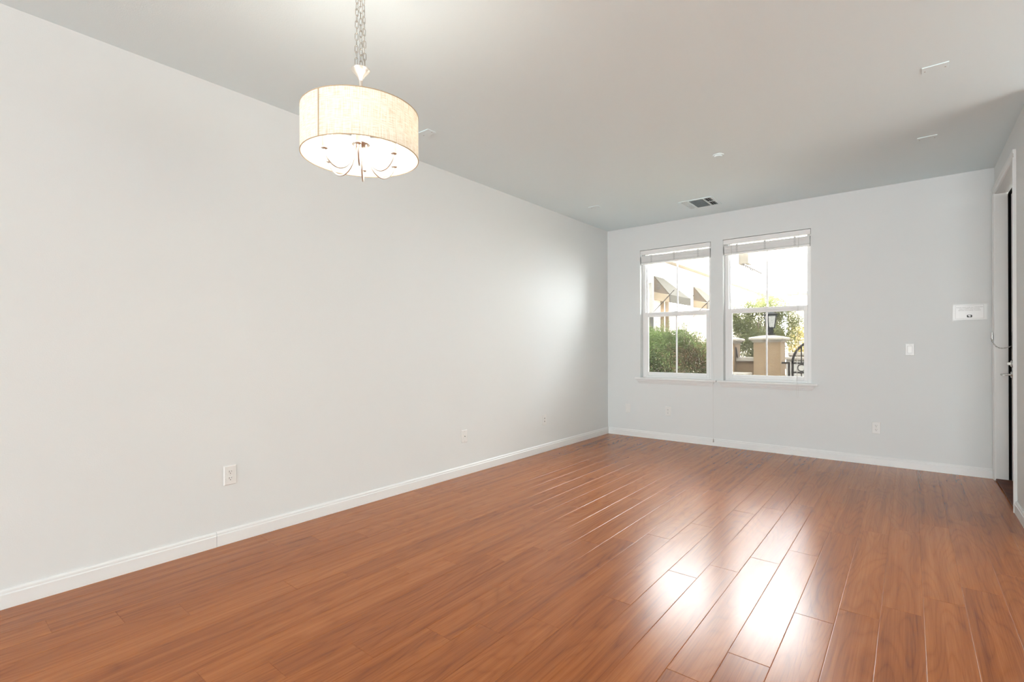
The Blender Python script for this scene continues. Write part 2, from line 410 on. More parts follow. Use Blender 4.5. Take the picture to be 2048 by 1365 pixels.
# baseboards (plain board with a stepped, sloped top)
BB = [(0.0, 0.0), (0.014, 0.0), (0.014, 0.064), (0.010, 0.068), (0.010, 0.078), (0.005, 0.087), (0.0, 0.087)]
struct(MB().prism([(a, b) for a, b in BB], 'y', REAR, 1.180), 'baseboard_left', M['trim'], 'near stretch of white baseboard on the long wall, up to the joint', 'baseboard')
struct(MB().prism([(a + 0.0008 if a else a, b + 0.001) for a, b in BB], 'y', 1.1815, D), 'baseboard_left', M['trim'], 'far stretch of white baseboard on the long wall, past the joint', 'baseboard')
struct(MB().prism([(D - a, b) for a, b in BB], 'x', 0.014, W_ROOM - 0.018), 'baseboard_back', M['trim'], 'white baseboard under the two windows', 'baseboard')
struct(MB().prism([(W_ROOM - a, b) for a, b in BB], 'y', YE, DOOR[0] - 0.062), 'baseboard_right', M['trim'], 'white baseboard on the wall beside the entry door', 'baseboard')

# ------------------------------------------------------------------ windows
def window(k, x0, x1, label):
    o = thing('window_%d' % k, label, 'window', ((x0 + x1) / 2, D + 0.12, WZ0), kind='structure')
    ya, yb = D + 0.080, D + 0.150
    fwid = 0.042
    f = MB()
    f.box(x0, x0 + fwid, ya, yb, WZ0, WZ1).box(x1 - fwid, x1, ya, yb, WZ0, WZ1).box(x0 + fwid, x1 - fwid, ya, yb, WZ0, WZ0 + 0.028).box(x0 + fwid, x1 - fwid, ya, yb, WZ1 - fwid, WZ1)
    f.build('window_frame', M['vinyl'], o, bevel=0.004)
    xi0, xi1 = x0 + fwid, x1 - fwid; xm = (x0 + x1) / 2
    up_ = MB().box(xi0, xi1, D + 0.112, D + 0.140, 1.566, 1.606).box(xi0, xi0 + 0.012, D + 0.112, D + 0.14, 1.606, WZ1 - fwid).box(xi1 - 0.012, xi1, D + 0.112, D + 0.14, 1.606, WZ1 - fwid)
    us = up_.build('upper_sash', M['vinyl'], o, bevel=0.003)
    MB().box(xi0 + 0.012, xi1 - 0.012, D + 0.124, D + 0.127, 1.606, WZ1 - fwid).build('pane', M['glass'], us)
    MB().box(xm - 0.008, xm + 0.008, D + 0.120, D + 0.131, 1.606, WZ1 - fwid).build('muntin', M['vinyl'], us)
    st = 0.036; ls0, ls1 = WZ0 + 0.028, 1.615
    lo = MB().box(xi0 - 0.002, xi0 + st, D + 0.074, D + 0.104, ls0, ls1).box(xi1 - st, xi1 + 0.002, D + 0.074, D + 0.104, ls0, ls1)
    lo.box(xi0 + st, xi1 - st, D + 0.074, D + 0.104, ls0, ls0 + 0.044).box(xi0 + st, xi1 - st, D + 0.074, D + 0.104, ls1 - 0.056, ls1)
    lo.box(xi0 + st, xi1 - st, D + 0.068, D + 0.074, ls1 - 0.030, ls1 - 0.022)
    lw = lo.build('lower_sash', M['vinyl'], o, bevel=0.003)
    MB().box(xi0 + st, xi1 - st, D + 0.088, D + 0.091, ls0 + 0.044, ls1 - 0.056).build('pane', M['glass'], lw)
    MB().box(xm - 0.008, xm + 0.008, D + 0.084, D + 0.095, ls0 + 0.044, ls1 - 0.056).build('muntin', M['vinyl'], lw)
    MB().box(xm - 0.022, xm + 0.022, D + 0.066, D + 0.074, ls1 - 0.012, ls1 + 0.006).build('sash_lock', M['vinyl'], lw, bevel=0.003)
    MB().box(xi0, xi1, D + 0.1445, D + 0.1455, ls0, 1.60).build('insect_screen', M['screen'], o)
    # stool and moulded apron with returned ends
    sl = MB().prism([(D - 0.034, WZ0 - 0.019), (D - 0.037, WZ0 - 0.010), (D - 0.034, WZ0 + 0.003), (D + 0.081, WZ0 + 0.003), (D + 0.081, WZ0 - 0.019)], 'x', x0 - 0.062, x1 + 0.062)
    sl.build('window_sill', M['trim'], o)
    ap = MB(); prof = [(0.030, -0.019), (0.026, -0.030), (0.021, -0.034), (0.019, -0.046), (0.013, -0.052), (0.010, -0.064), (0.006, -0.070)]
    V = []
    for d_, z_ in prof:
        e = (d_ - 0.006) * 1.35
        V += [(x0 - 0.018 - e, D, WZ0 + z_), (x0 - 0.018 - e, D - d_, WZ0 + z_), (x1 + 0.006 + e, D - d_, WZ0 + z_), (x1 + 0.006 + e, D, WZ0 + z_)]
    F = []
    for i in range(len(prof) - 1):
        for q in range(3): F.append((4 * i + q, 4 * i + q + 1, 4 * i + q + 5, 4 * i + q + 4))
    F += [(0, 1, 2, 3), tuple(4 * (len(prof) - 1) + q for q in range(4))]
    ap.add(V, F).build('apron', M['trim'], o)
    return o


window(1, *WIN[0], 'white single-hung sash window showing the leafy hedge and awnings')
window(2, *WIN[1], 'white single-hung sash window showing the lantern pillar and iron gate')

# ------------------------------------------------------------------ entry door in the right wall
d1 = thing('door_1', 'white entry door set deep in the right wall, seen almost edge-on', 'door', (3.90, 5.475, 0), kind='structure')
XD = 3.876
MB().box(XD, XD + 0.044, DOOR[0] + 0.022, DOOR[1] - 0.012, 0.022, 2.466).build('door_leaf', M['trim'], d1)
MB().box(3.858, XD + 0.004, DOOR[1] - 0.0125, DOOR[1] - 0.0005, 0.02, 2.474).box(3.858, XD + 0.004, DOOR[0] + 0.0215, DOOR[1] - 0.012, 2.4665, 2.480).build('weatherstrip', M['rubber'], d1)
dl = MB().lathe([(0.0001, 0.0), (0.031, 0.0), (0.031, -0.006), (0.024, -0.013), (0.0001, -0.014)], (XD, 5.905, 0.927), 24, 'x')
ro = dl.build('lever_handle', M['chrome'], d1, 40)
MB().tube([(XD - 0.012, 5.905, 0.927), (XD - 0.060, 5.905, 0.927), (XD - 0.070, 5.893, 0.927), (XD - 0.068, 5.80, 0.926)], [0.009, 0.008, 0.009, 0.0075], 12).build('lever', M['chrome'], ro, 40)
db = MB().lathe([(0.0001, 0.0), (0.032, 0.0), (0.031, -0.008), (0.020, -0.016), (0.0001, -0.016)], (XD, 5.905, 1.020), 24, 'x').build('deadbolt', M['chrome'], d1, 40)
MB().box(XD - 0.036, XD - 0.014, 5.901, 5.909, 1.008, 1.032).build('thumb_turn', M['chrome'], db, bevel=0.002)
ck = MB().box(XD - 0.006, XD, 5.885, 5.915, 1.150, 1.290).build('chain_track', M['chrome'], d1, bevel=0.002)
MB().box(3.7555, 3.763, 6.000, 6.022, 1.225, 1.290).build('chain_anchor', M['chrome'], d1, bevel=0.002)
ch = MB(); cpts = []
A, B = Vector((3.752, 6.008, 1.235)), Vector((XD - 0.010, 5.90, 1.17))
for i in range(121):
    t = i / 120; p = A.lerp(B, t); p.z -= 4 * 0.055 * t * (1 - t) * (1 - 0.25 * t); p.x -= 0.012 * math.sin(math.pi * t) ; cpts.append(p)
nl = 15
for k in range(nl):
    c = cpts[int((k + 0.5) * 120 / nl)]; dv = (cpts[min(120, int((k + 1) * 120 / nl))] - cpts[int(k * 120 / nl)])
    ln = dv.length * 0.62; dv.normalize(); sd = dv.cross(Vector((0, 1, 0))).normalized(); nd = dv.cross(sd)
    s1 = sd if k % 2 else nd
    ch.tube([c + dv * ln * math.cos(q) + s1 * 0.0042 * math.sin(q) for q in [2 * math.pi * j / 10 for j in range(10)]], 0.0013, 5, True)
ch.build('door_chain', M['chrome'], d1, 60)
MB().box(W_ROOM - 0.004, XD + 0.05, DOOR[0] + 0.001, DOOR[1] - 0.001, 0.001, 0.018).build('threshold', M['threshold'], d1, bevel=0.006)
# jamb lining and moulded casing
cs = MB()
cs.box(W_ROOM - 0.002, W_ROOM + 0.077, DOOR[1] - 0.0004, DOOR[1] + 0.012, 0.02, DOOR[3]).box(W_ROOM - 0.002, W_ROOM + 0.077, DOOR[0] - 0.012, DOOR[0] + 0.0214, 0.02, DOOR[3])
tb = thing('trim_1', 'white moulded casing around the entry door', 'door casing', (W_ROOM, 5.475, 0), kind='structure')
def casing_profile(c0, sgn):   # (x, y) outline, c0 = opening edge, sgn = direction away from the opening
    return [(W_ROOM, c0 + sgn * 0.004), (W_ROOM - 0.010, c0 + sgn * 0.004), (W_ROOM - 0.013, c0 + sgn * 0.008), (W_ROOM - 0.013, c0 + sgn * 0.030), (W_ROOM - 0.018, c0 + sgn * 0.036), (W_ROOM - 0.018, c0 + sgn * 0.060), (W_ROOM, c0 + sgn * 0.060)]
MB().prism(casing_profile(DOOR[1], 1), 'z', 0.0, DOOR[3] + 0.004).build('side_casing', M['trim'], tb)
MB().prism(casing_profile(DOOR[0], -1), 'z', 0.0, DOOR[3] + 0.004).build('side_casing', M['trim'], tb)
MB().prism([(x, z) for x, z in casing_profile(DOOR[3], 1)], 'y', DOOR[0] - 0.060, DOOR[1] + 0.060).build('head_casing', M['trim'], tb)
cs.build('jamb', M['trim'], tb)

# ------------------------------------------------------------------ blinds
def blind(x0, x1, label, seed):
    rn = random.Random(seed)
    o = thing('window_blind', label, 'blind', ((x0 + x1) / 2, D + 0.03, 2.41), 'raised window blinds')
    MB().box(x0 + 0.004, x1 - 0.004, D - 0.002, D + 0.010, 2.360, 2.4145).build('valance', M['slat'], o, bevel=0.002)
    MB().box(x0 + 0.006, x1 - 0.006, D + 0.016, D + 0.062, 2.372, 2.414).build('headrail', M['slat'], o, bevel=0.002)
    st = MB(); z = 2.262
    for k in range(19):
        dx = rn.uniform(-0.001, 0.001); dy = rn.uniform(-0.0018, 0.0018)
        st.box(x0 + 0.012 + dx, x1 - 0.012 + dx, D + 0.010 + dy, D + 0.060 + dy, z, z + 0.0037); z += 0.0045
    st.build('slat_stack', M['slat'], o)
    MB().box(x0 + 0.012, x1 - 0.012, D + 0.009, D + 0.061, 2.240, 2.259).build('bottom_rail', M['slat'], o, bevel=0.003)
    for f_ in (0.17, 0.5, 0.83):
        xt = x0 + f_ * (x1 - x0)
        t = MB()
        for k in range(7): t.box(xt - 0.011 + 0.003 * (k % 2), xt + 0.011 - 0.003 * (k % 2), D + 0.0055, D + 0.0075, 2.262 + k * 0.014, 2.270 + k * 0.014)
        t.build('ladder_tape', M['tape'], o)
    return o


b1 = blind(*WIN[0], 'white slatted blind pulled up over the hedge-side window', 1)
b2 = blind(*WIN[1], 'white slatted blind pulled up over the lantern-side window', 2)
# pull cord of the hedge-side blind, hanging past the sill nearly to the floor
xc = 1.352
MB().tube([(xc, D - 0.006, 2.372), (xc + 0.004, D - 0.022, 1.70), (1.405, D - 0.044, 0.79), (1.3925, D - 0.040, 0.74), (1.391, D - 0.030, 0.40), (1.392, D - 0.030, 0.085)], 0.0011, 6).build('pull_cord', M['cord'], b1)
MB().lathe([(0.001, 0.045), (0.0035, 0.040), (0.006, 0.010), (0.0055, 0.0), (0.0001, 0.0)], (1.392, D - 0.030, 0.045), 12).build('cord_tassel', M['tassel'], b1, 40)
# tilt wand and looped cord of the lantern-side blind
MB().tube([(1.592, D - 0.003, 2.362), (1.594, D - 0.006, 2.24), (1.578, D + 0.05, 1.95), (1.566, D + 0.064, 1.60)], 0.003, 8).build('tilt_wand', M['cord'], b2)
lp = [(2.271, D - 0.004, 2.37), (2.268, D - 0.034, 1.6), (2.256, D - 0.042, 0.80), (2.252, D - 0.040, 0.76), (2.250, D - 0.020, 0.66), (2.253, D - 0.018, 0.625), (2.259, D - 0.018, 0.615),
      (2.266, D - 0.018, 0.625), (2.270, D - 0.020, 0.66), (2.268, D - 0.040, 0.76), (2.262, D - 0.042, 0.80), (2.274, D - 0.034, 1.6), (2.276, D - 0.004, 2.37)]
MB().tube(lp, 0.0009, 6).build('pull_cord', M['cord'], b2)

# ------------------------------------------------------------------ wall plates (built facing -y with the wall at y = 0, then placed)
PWD, PHT = 0.070, 0.115
def plate(o, w=PWD, h=PHT):
    b = 0.004
    V = [(-w / 2, 0, -h / 2), (w / 2, 0, -h / 2), (w / 2, 0, h / 2), (-w / 2, 0, h / 2), (-w / 2, -0.003, -h / 2), (w / 2, -0.003, -h / 2), (w / 2, -0.003, h / 2), (-w / 2, -0.003, h / 2),
         (-w / 2 + b, -0.006, -h / 2 + b), (w / 2 - b, -0.006, -h / 2 + b), (w / 2 - b, -0.006, h / 2 - b), (-w / 2 + b, -0.006, h / 2 - b)]
    F = [(0, 1, 5, 4), (1, 2, 6, 5), (2, 3, 7, 6), (3, 0, 4, 7), (4, 5, 9, 8), (5, 6, 10, 9), (6, 7, 11, 10), (7, 4, 8, 11), (8, 9, 10, 11)]
    return MB().add(V, F).build('cover_plate', M['plastic'], o)


def screw(o, x, z):
    return MB().lathe([(0.0001, -0.0075), (0.0024, -0.0070), (0.0028, -0.0058)], (x, 0, z), 10, 'y').build('screw', M['cord'], o)


def outlet(label):
    o = thing('electrical_outlet', label, 'outlet', group='duplex wall outlets'); plate(o)
    for s_ in (-1, 1):
        zc = s_ * 0.0195; out = []
        for k in range(24):
            a = 2 * math.pi * k / 24; out.append((max(-0.0170, min(0.0170, 0.0178 * math.cos(a))), zc + max(-0.0135, min(0.0135, 0.0178 * math.sin(a)))))
        r = MB().prism(out, 'y', -0.0085, -0.005).build('receptacle', M['plastic'], o)
        MB().box(-0.0072, -0.0048, -0.0088, -0.0083, zc - 0.001, zc + 0.0085).build('slot', M['dark'], r)
        MB().box(0.0050, 0.0070, -0.0088, -0.0083, zc + 0.0005, zc + 0.0080).build('slot', M['dark'], r)
        MB().lathe([(0.0001, -0.0088), (0.0026, -0.0088), (0.0026, -0.0082)], (0, 0, zc - 0.0075), 10, 'y').build('ground_hole', M['dark'], r)
    screw(o, 0, 0); return o


oA = outlet('white duplex outlet on the long wall, nearest the viewer below the drum lamp'); oA.location = (0, 1.259, 0.409); oA.rotation_euler = (0, 0, R(90))
dup(oA, (0.837, D, 0.363), 0, 'white duplex outlet under the hedge-side window')
dup(oA, (2.938, D, 0.366), 0, 'white duplex outlet low on the back wall between the lantern-side window and the door')
j = thing('cable_jack', 'white wall plate with a single small round jack, middle of the long wall', 'wall plate'); plate(j)
MB().lathe([(0.0001, -0.013), (0.0032, -0.013), (0.0036, -0.0055)], (0, 0, 0), 12, 'y').build('jack', M['dark'], j); screw(j, 0, 0.045); screw(j, 0, -0.045)
j.location = (0, 3.274, 0.355); j.rotation_euler = (0, 0, R(90))
p = thing('data_jack', 'white two-port wall plate on the long wall, closest to the window corner', 'wall plate'); plate(p)
for z_ in (-0.017, 0.017): MB().box(-0.008, 0.008, -0.0066, -0.0056, z_ - 0.008, z_ + 0.008).build('port', M['ink'], p)
screw(p, 0, 0.045); screw(p, 0, -0.045); p.location = (0, 4.552, 0.357); p.rotation_euler = (0, 0, R(90))
q = thing('blank_plate', 'blank white wall plate low on the back wall beside the corner', 'wall plate'); plate(q); screw(q, 0, 0.040); screw(q, 0, -0.040); q.location = (0.294, D, 0.360)
sw = thing('light_switch', 'white rocker light switch between the window and the notice', 'light switch'); plate(sw)
MB().add([(-0.0165, -0.006, -0.033), (0.0165, -0.006, -0.033), (0.0165, -0.006, 0.033), (-0.0165, -0.006, 0.033), (-0.0160, -0.0105, -0.0325), (0.0160, -0.0105, -0.0325), (0.0160, -0.0068, 0.0325), (-0.0160, -0.0068, 0.0325)],
         [(4, 5, 6, 7), (0, 1, 5, 4), (1, 2, 6, 5), (2, 3, 7, 6), (3, 0, 4, 7)]).build('rocker', M['rocker'], sw)
MB().box(-0.0178, 0.0178, -0.0062, -0.0059, -0.0343, 0.0343).build('rocker_gap', M['ink'], sw)
screw(sw, 0, 0.048); screw(sw, 0, -0.048); sw.location = (3.198, D, 1.138)

# ------------------------------------------------------------------ notice taped to the back wall
sg = thing('wall_notice', 'small laminated notice with grey print and a black emblem, by the entry door', 'notice', (3.6185, D, 1.478))
MB().box(3.506, 3.731, D - 0.0012, D, 1.408, 1.548).build('lamination', M['film'], sg)
MB().box(3.5215, 3.7135, D - 0.0020, D - 0.0011, 1.4165, 1.5415).build('paper', M['paper'], sg)
bo = MB(); X0, X1, Z0, Z1 = 3.523, 3.712, 1.418, 1.540
for (a_, b_, c_, d_) in ((X0, X1, Z0, Z0 + 0.0014), (X0, X1, Z1 - 0.0014, Z1), (X0, X0 + 0.0014, Z0, Z1), (X1 - 0.0014, X1, Z0, Z1)): bo.box(a_, b_, D - 0.0022, D - 0.0019, c_, d_)
bo.build('printed_border', M['ink'], sg)
for txt, z_ in (('PLEASE MAKE SURE ALL WINDOWS', 1.516), ('AND SLIDERS ARE LOCKED', 1.5025), ('BEFORE YOU LEAVE. THANKS', 1.489)):
    cu = bpy.data.curves.new('lettering', 'FONT'); cu.body = txt; cu.size = 0.0112; cu.align_x = 'CENTER'; cu.space_character = 1.0
    cu.materials.append(M['ink'])
    t = bpy.data.objects.new('lettering', cu); C.objects.link(t); t.parent = sg; t.location = (3.6175 - 3.6185, -0.0022, z_ - 1.478); t.rotation_euler = (R(90), 0, 0)
    bpy.context.view_layer.update()
    lm = bpy.data.meshes.new_from_object(t.evaluated_get(bpy.context.evaluated_depsgraph_get())); bpy.data.objects.remove(t)
    t = bpy.data.objects.new('lettering', lm); C.objects.link(t); t.parent = sg; t.location = (3.6175 - 3.6185, -0.0022, z_ - 1.478); t.rotation_euler = (R(90), 0, 0)
em = []
for k in range(32):
    a = 2 * math.pi * k / 32; e = 0.35
    em.append((3.6175 + 0.0175 * math.copysign(abs(math.cos(a)) ** e, math.cos(a)), 1.440 + 0.0115 * math.copysign(abs(math.sin(a)) ** e, math.sin(a))))
lg = MB().prism(em, 'y', D - 0.0024, D - 0.0019).build('emblem', M['black_ink'], sg)
wv = [(3.606, 1.4445), (3.612, 1.4485), (3.622, 1.4480), (3.6265, 1.4440), (3.6255, 1.4370), (3.6210, 1.4330), (3.6190, 1.4315), (3.6165, 1.4345), (3.6130, 1.4375), (3.6085, 1.4400)]
MB().prism(wv, 'y', D - 0.0027, D - 0.0023).build('emblem_shape', M['paper'], lg)
MB().prism([(3.6195, 1.4450), (3.6215, 1.4450), (3.6215, 1.4370), (3.6195, 1.4385)], 'y', D - 0.0029, D - 0.0026).build('emblem_bar', M['black_ink'], lg)

# ------------------------------------------------------------------ ceiling fittings
v = thing('air_vent', 'white louvred ceiling register with dark slots above the hedge-side window', 'vent', (1.42, 5.49, H))
vx0, vx1, vy0, vy1 = 1.243, 1.598, 5.312, 5.668
f = MB(); t_ = 0.028
f.box(vx0, vx1, vy0, vy0 + t_, H - 0.008, H).box(vx0, vx1, vy1 - t_, vy1, H - 0.008, H).box(vx0, vx0 + t_, vy0 + t_, vy1 - t_, H - 0.008, H).box(vx1 - t_, vx1, vy0 + t_, vy1 - t_, H - 0.008, H)
xa, xb = 1.345, 1.498; ym = (vy0 + vy1) / 2
f.box(xa - 0.007, xa + 0.007, vy0 + t_, vy1 - t_, H - 0.008, H).box(xb - 0.007, xb + 0.007, vy0 + t_, vy1 - t_, H - 0.008, H)
f.box(xb + 0.007, vx1 - t_, ym - 0.007, ym + 0.007, H - 0.008, H).box(vx0 + t_, xa - 0.007, ym - 0.007, ym + 0.007, H - 0.008, H)
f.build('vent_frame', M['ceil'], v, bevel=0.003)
MB().box(vx0 + 0.02, vx1 - 0.02, vy0 + 0.02, vy1 - 0.02, H - 0.0015, H + 0.001).build('duct_opening', M['duct'], v)
lv = MB(); k = 0
y_ = vy0 + t_ + 0.016
while y_ < vy1 - t_ - 0.004:                                  # middle blades run along x
    lv.add([(xa + 0.007, y_, H - 0.002), (xb - 0.007, y_, H - 0.002), (xb - 0.007, y_ - 0.012, H - 0.012), (xa + 0.007, y_ - 0.012, H - 0.012), (xa + 0.007, y_ + 0.0012, H - 0.002), (xb - 0.007, y_ + 0.0012, H - 0.002), (xb - 0.007, y_ - 0.0108, H - 0.012), (xa + 0.007, y_ - 0.0108, H - 0.012)],
           [(0, 1, 2, 3), (7, 6, 5, 4), (0, 4, 5, 1), (3, 2, 6, 7)]); y_ += 0.030
for (xs0, xs1, sg_) in ((vx0 + t_, xa - 0.007, -1), (xb + 0.007, vx1 - t_, 1)):
    for (yy0, yy1) in ((vy0 + t_, ym - 0.007), (ym + 0.007, vy1 - t_)):
        x_ = xs0 + 0.006
        while x_ < xs1 - 0.012:
            dx = 0.016 if sg_ < 0 else 0.008
            a_, b_ = (x_ + dx, x_) if sg_ < 0 else (x_, x_ + dx)
            lv.add([(a_, yy0, H - 0.002), (b_, yy0, H - 0.012), (b_, yy1, H - 0.012), (a_, yy1, H - 0.002), (a_ + 0.001, yy0, H - 0.0015), (b_ + 0.001, yy0, H - 0.0115), (b_ + 0.001, yy1, H - 0.0115), (a_ + 0.001, yy1, H - 0.0015)],
                   [(0, 1, 2, 3), (7, 6, 5, 4), (0, 4, 7, 3), (1, 2, 6, 5)]); x_ += 0.022
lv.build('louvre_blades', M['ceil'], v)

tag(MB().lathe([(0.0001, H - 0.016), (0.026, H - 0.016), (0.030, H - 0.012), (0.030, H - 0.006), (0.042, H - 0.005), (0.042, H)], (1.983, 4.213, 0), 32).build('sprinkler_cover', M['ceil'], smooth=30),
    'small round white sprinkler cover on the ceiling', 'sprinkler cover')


def hook_plate(label):
    o = thing('ceiling_plate', label, 'ceiling plate', group='flat plates screwed to the ceiling')
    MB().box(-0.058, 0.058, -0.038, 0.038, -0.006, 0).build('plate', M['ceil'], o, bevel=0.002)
    for sx in (-0.044, 0.044): MB().lathe([(0.0001, -0.0068), (0.0035, -0.0066), (0.0042, -0.0055)], (sx, 0.012, 0), 10).build('screw', M['tassel'], o)
    return o


c1 = hook_plate('thin white screwed plate on the ceiling, the closest of the two near the door side'); c1.location = (3.314, 3.660, H)
dup(c1, (3.304, 4.862, H), 0, 'thin white screwed plate on the ceiling, between the near plate and the door')
dup(c1, (0.455, 4.895, H), 0, 'thin white screwed plate on the ceiling near the window corner of the long wall')
dup(c1, (0.463, 2.420, H), 0, 'thin white screwed plate on the ceiling just behind the drum lamp')

# ------------------------------------------------------------------ drum chandelier
CX, CY = 1.471, 1.180; ZB, ZT, RS = 1.945, 2.119, 0.2286
ch = thing('chandelier', 'linen drum chandelier with six curved arms hanging on chains', 'chandelier', (CX, CY, H))
MB().lathe([(0.0001, H - 0.030), (0.020, H - 0.029), (0.055, H - 0.016), (0.064, H - 0.004), (0.064, H)], (CX, CY, 0), 32).build('canopy', M['nickel'], ch, 35)
def chain(p0, p1, ph, name='chain'):
    p0, p1 = Vector(p0), Vector(p1); dv = (p1 - p0); L_ = dv.length; dv.normalize()
    n_ = max(2, int(L_ / 0.0235)); st = L_ / n_; mbx = MB()
    sd = dv.cross(Vector((0, 1, 0))).normalized(); nd = dv.cross(sd).normalized()
    for k in range(n_):
        c = p0 + dv * (k + 0.5) * st; a = ph + (math.pi / 2 if k % 2 else 0) + 0.12 * k
        s1 = sd * math.cos(a) + nd * math.sin(a); hl = st * 0.62; w = 0.0058; pts = []
        for (u_, e_) in ((w, -hl + w), (w, hl - w)): pts.append(c + s1 * u_ + dv * e_)
        for q in (45, 90, 135): pts.append(c + s1 * w * math.cos(R(q)) + dv * (hl - w + w * math.sin(R(q))))
        for (u_, e_) in ((-w, hl - w), (-w, -hl + w)): pts.append(c + s1 * u_ + dv * e_)
        for q in (225, 270, 315): pts.append(c + s1 * w * math.cos(R(q)) + dv * (-hl + w + w * math.sin(R(q))))
        mbx.tube(pts, 0.0013, 6, True)
    return mbx.build(name, M['chain'], ch, 60)


va = math.atan2(CY, CX - 3.2019); lx, ly = math.cos(va + math.pi / 2), math.sin(va + math.pi / 2)     # sideways as seen on the way in
ZC = 2.318
for k, (o0, o1, dpt) in enumerate(((0.017, 0.011, -0.006), (-0.002, 0.001, 0.012), (-0.016, -0.009, -0.004))):
    chain((CX + lx * o0 + math.cos(va) * dpt, CY + ly * o0 + math.sin(va) * dpt, ZC), (CX + lx * o1 + math.cos(va) * dpt, CY + ly * o1 + math.sin(va) * dpt, H - 0.028), 0.5 + k * 0.9)
for o0 in (0.017, -0.002, -0.016):
    MB().tube([(CX + lx * (o0 + 0.005 * math.cos(q)) , CY + ly * (o0 + 0.005 * math.cos(q)), 2.311 + 0.009 * math.sin(q)) for q in [2 * math.pi * i / 12 for i in range(12)]], 0.0014, 6, True).build('loop', M['nickel'], ch, 60)
MB().tube([(CX - lx * 0.010, CY - ly * 0.010, 2.30), (CX - lx * 0.013, CY - ly * 0.013, 2.45), (CX - lx * 0.004, CY - ly * 0.004, 2.60), (CX, CY, H - 0.02)], 0.0022, 8).build('lamp_cord', M['cord'], ch, 60)
MB().lathe([(0.0001, 2.256), (0.0075, 2.256), (0.0095, 2.262), (0.017, 2.275), (0.028, 2.288), (0.036, 2.297), (0.0365, 2.301), (0.033, 2.304), (0.0001, 2.309)], (CX, CY, 0), 32).build('chain_cup', M['nickel'], ch, 35)
MB().lathe([(0.0001, 2.00), (0.0075, 2.00), (0.0075, 2.258), (0.0001, 2.258)], (CX, CY, 0), 16).build('stem', M['nickel'], ch, 40)
# shade
n = 128; V = []; F = []; UV = []
for r_ in (RS, RS - 0.0015):
    for z_ in (ZB, ZT):
        for k in range(n + 1):
            a = 2 * math.pi * k / n; V.append((r_ * math.cos(a), r_ * math.sin(a), z_ - H)); UV.append((RS * a, z_))
for k in range(n):
    F.append((k, k + 1, n + 1 + k + 1, n + 1 + k)); b_ = 2 * (n + 1); F.append((b_ + k + 1, b_ + k, b_ + n + 1 + k, b_ + n + 1 + k + 1))
me = bpy.data.meshes.new('lamp_shade'); me.from_pydata(V, [], F); me.update(); uvl = me.uv_layers.new(name='weave')
for l in me.loops: uvl.data[l.index].uv = UV[l.vertex_index]
me.polygons.foreach_set('use_smooth', [True] * len(me.polygons)); me.materials.append(M['shade'])
sh = bpy.data.objects.new('lamp_shade', me); C.objects.link(sh); sh.parent = ch
for z_ in (ZB, ZT):
    MB().tube([(CX + (RS - 0.0008) * math.cos(2 * math.pi * k / 96), CY + (RS - 0.0008) * math.sin(2 * math.pi * k / 96), z_) for k in range(96)], 0.0022, 6, True).build('shade_rim', M['shade_rim'], sh, 60)
sa = R(285.7); c_, s_ = math.cos(sa), math.sin(sa)
MB().add([(CX + (RS + e) * math.cos(sa + d_), CY + (RS + e) * math.sin(sa + d_), z_) for z_ in (ZB, ZT) for d_ in (-0.011, 0.011) for e in (0.0003, 0.0012)],
         [(1, 3, 7, 5), (0, 1, 5, 4), (2, 3, 7, 6)]).build('shade_seam', M['shade_rim'], sh)
for k in range(3):
    a = R(30 + 120 * k)
    MB().tube([(CX + 0.008 * math.cos(a), CY + 0.008 * math.sin(a), ZT - 0.012), (CX + RS * math.cos(a), CY + RS * math.sin(a), ZT - 0.004)], 0.0018, 6).build('spider_rod', M['nickel'], ch)
MB().lathe([(0.0001, 1.968), (0.005, 1.970), (0.007, 1.978), (0.006, 1.986), (0.012, 1.990), (0.024, 1.994), (0.036, 1.998), (0.036, 2.030), (0.020, 2.036), (0.014, 2.060), (0.0001, 2.064)], (CX, CY, 0), 32).build('hub', M['nickel'], ch, 35)
apts = [(0.022, 2.005), (0.024, 1.985), (0.030, 1.955), (0.043, 1.922), (0.062, 1.897), (0.088, 1.884), (0.112, 1.888), (0.131, 1.903), (0.145, 1.924), (0.150, 1.943)]
def smooth(P, k=5):
    out = []
    for i in range(len(P) - 1):
        p0, p1, p2, p3 = P[max(0, i - 1)], P[i], P[i + 1], P[min(len(P) - 1, i + 2)]
        for q in range(k):
            t = q / k
            out.append(tuple(0.5 * (2 * b + (c - a) * t + (2 * a - 5 * b + 4 * c - d) * t * t + (3 * b - a - 3 * c + d) * t ** 3) for a, b, c, d in zip(p0, p1, p2, p3)))
    return out + [P[-1]]


apts = smooth(apts)
ph0 = va + R(-4)
arm0 = MB().tube([(CX + r_, CY, z_) for r_, z_ in apts], 0.0038, 10).build('arm', M['nickel'], ch, 60)
MB().lathe([(0.0001, 1.940), (0.006, 1.940), (0.0125, 1.944), (0.0125, 1.948), (0.009, 1.950), (0.0001, 1.950)], (CX + 0.150, CY, 0), 20).build('candle_cup', M['nickel'], arm0, 35)
MB().lathe([(0.0001, 1.949), (0.0095, 1.949), (0.0095, 2.020), (0.0001, 2.020)], (CX + 0.150, CY, 0), 20).build('candle_sleeve', M['sleeve'], arm0, 35)
MB().lathe([(0.0001, 2.020), (0.007, 2.021), (0.013, 2.036), (0.015, 2.050), (0.011, 2.070), (0.004, 2.088), (0.0001, 2.092)], (CX + 0.150, CY, 0), 16).build('bulb', M['bulb'], arm0, 60)
arm0.rotation_euler = (0, 0, ph0)
for k in range(1, 6): dup(arm0, rotz=ph0 + k * R(60), parent=ch)
for k in range(6):
    a = ph0 + k * R(60)
    light('bulb_light', 'POINT', (CX + 0.150 * math.cos(a), CY + 0.150 * math.sin(a), 2.055), 4.0, (1.0, 0.94, 0.86), shadow_soft_size=0.02)


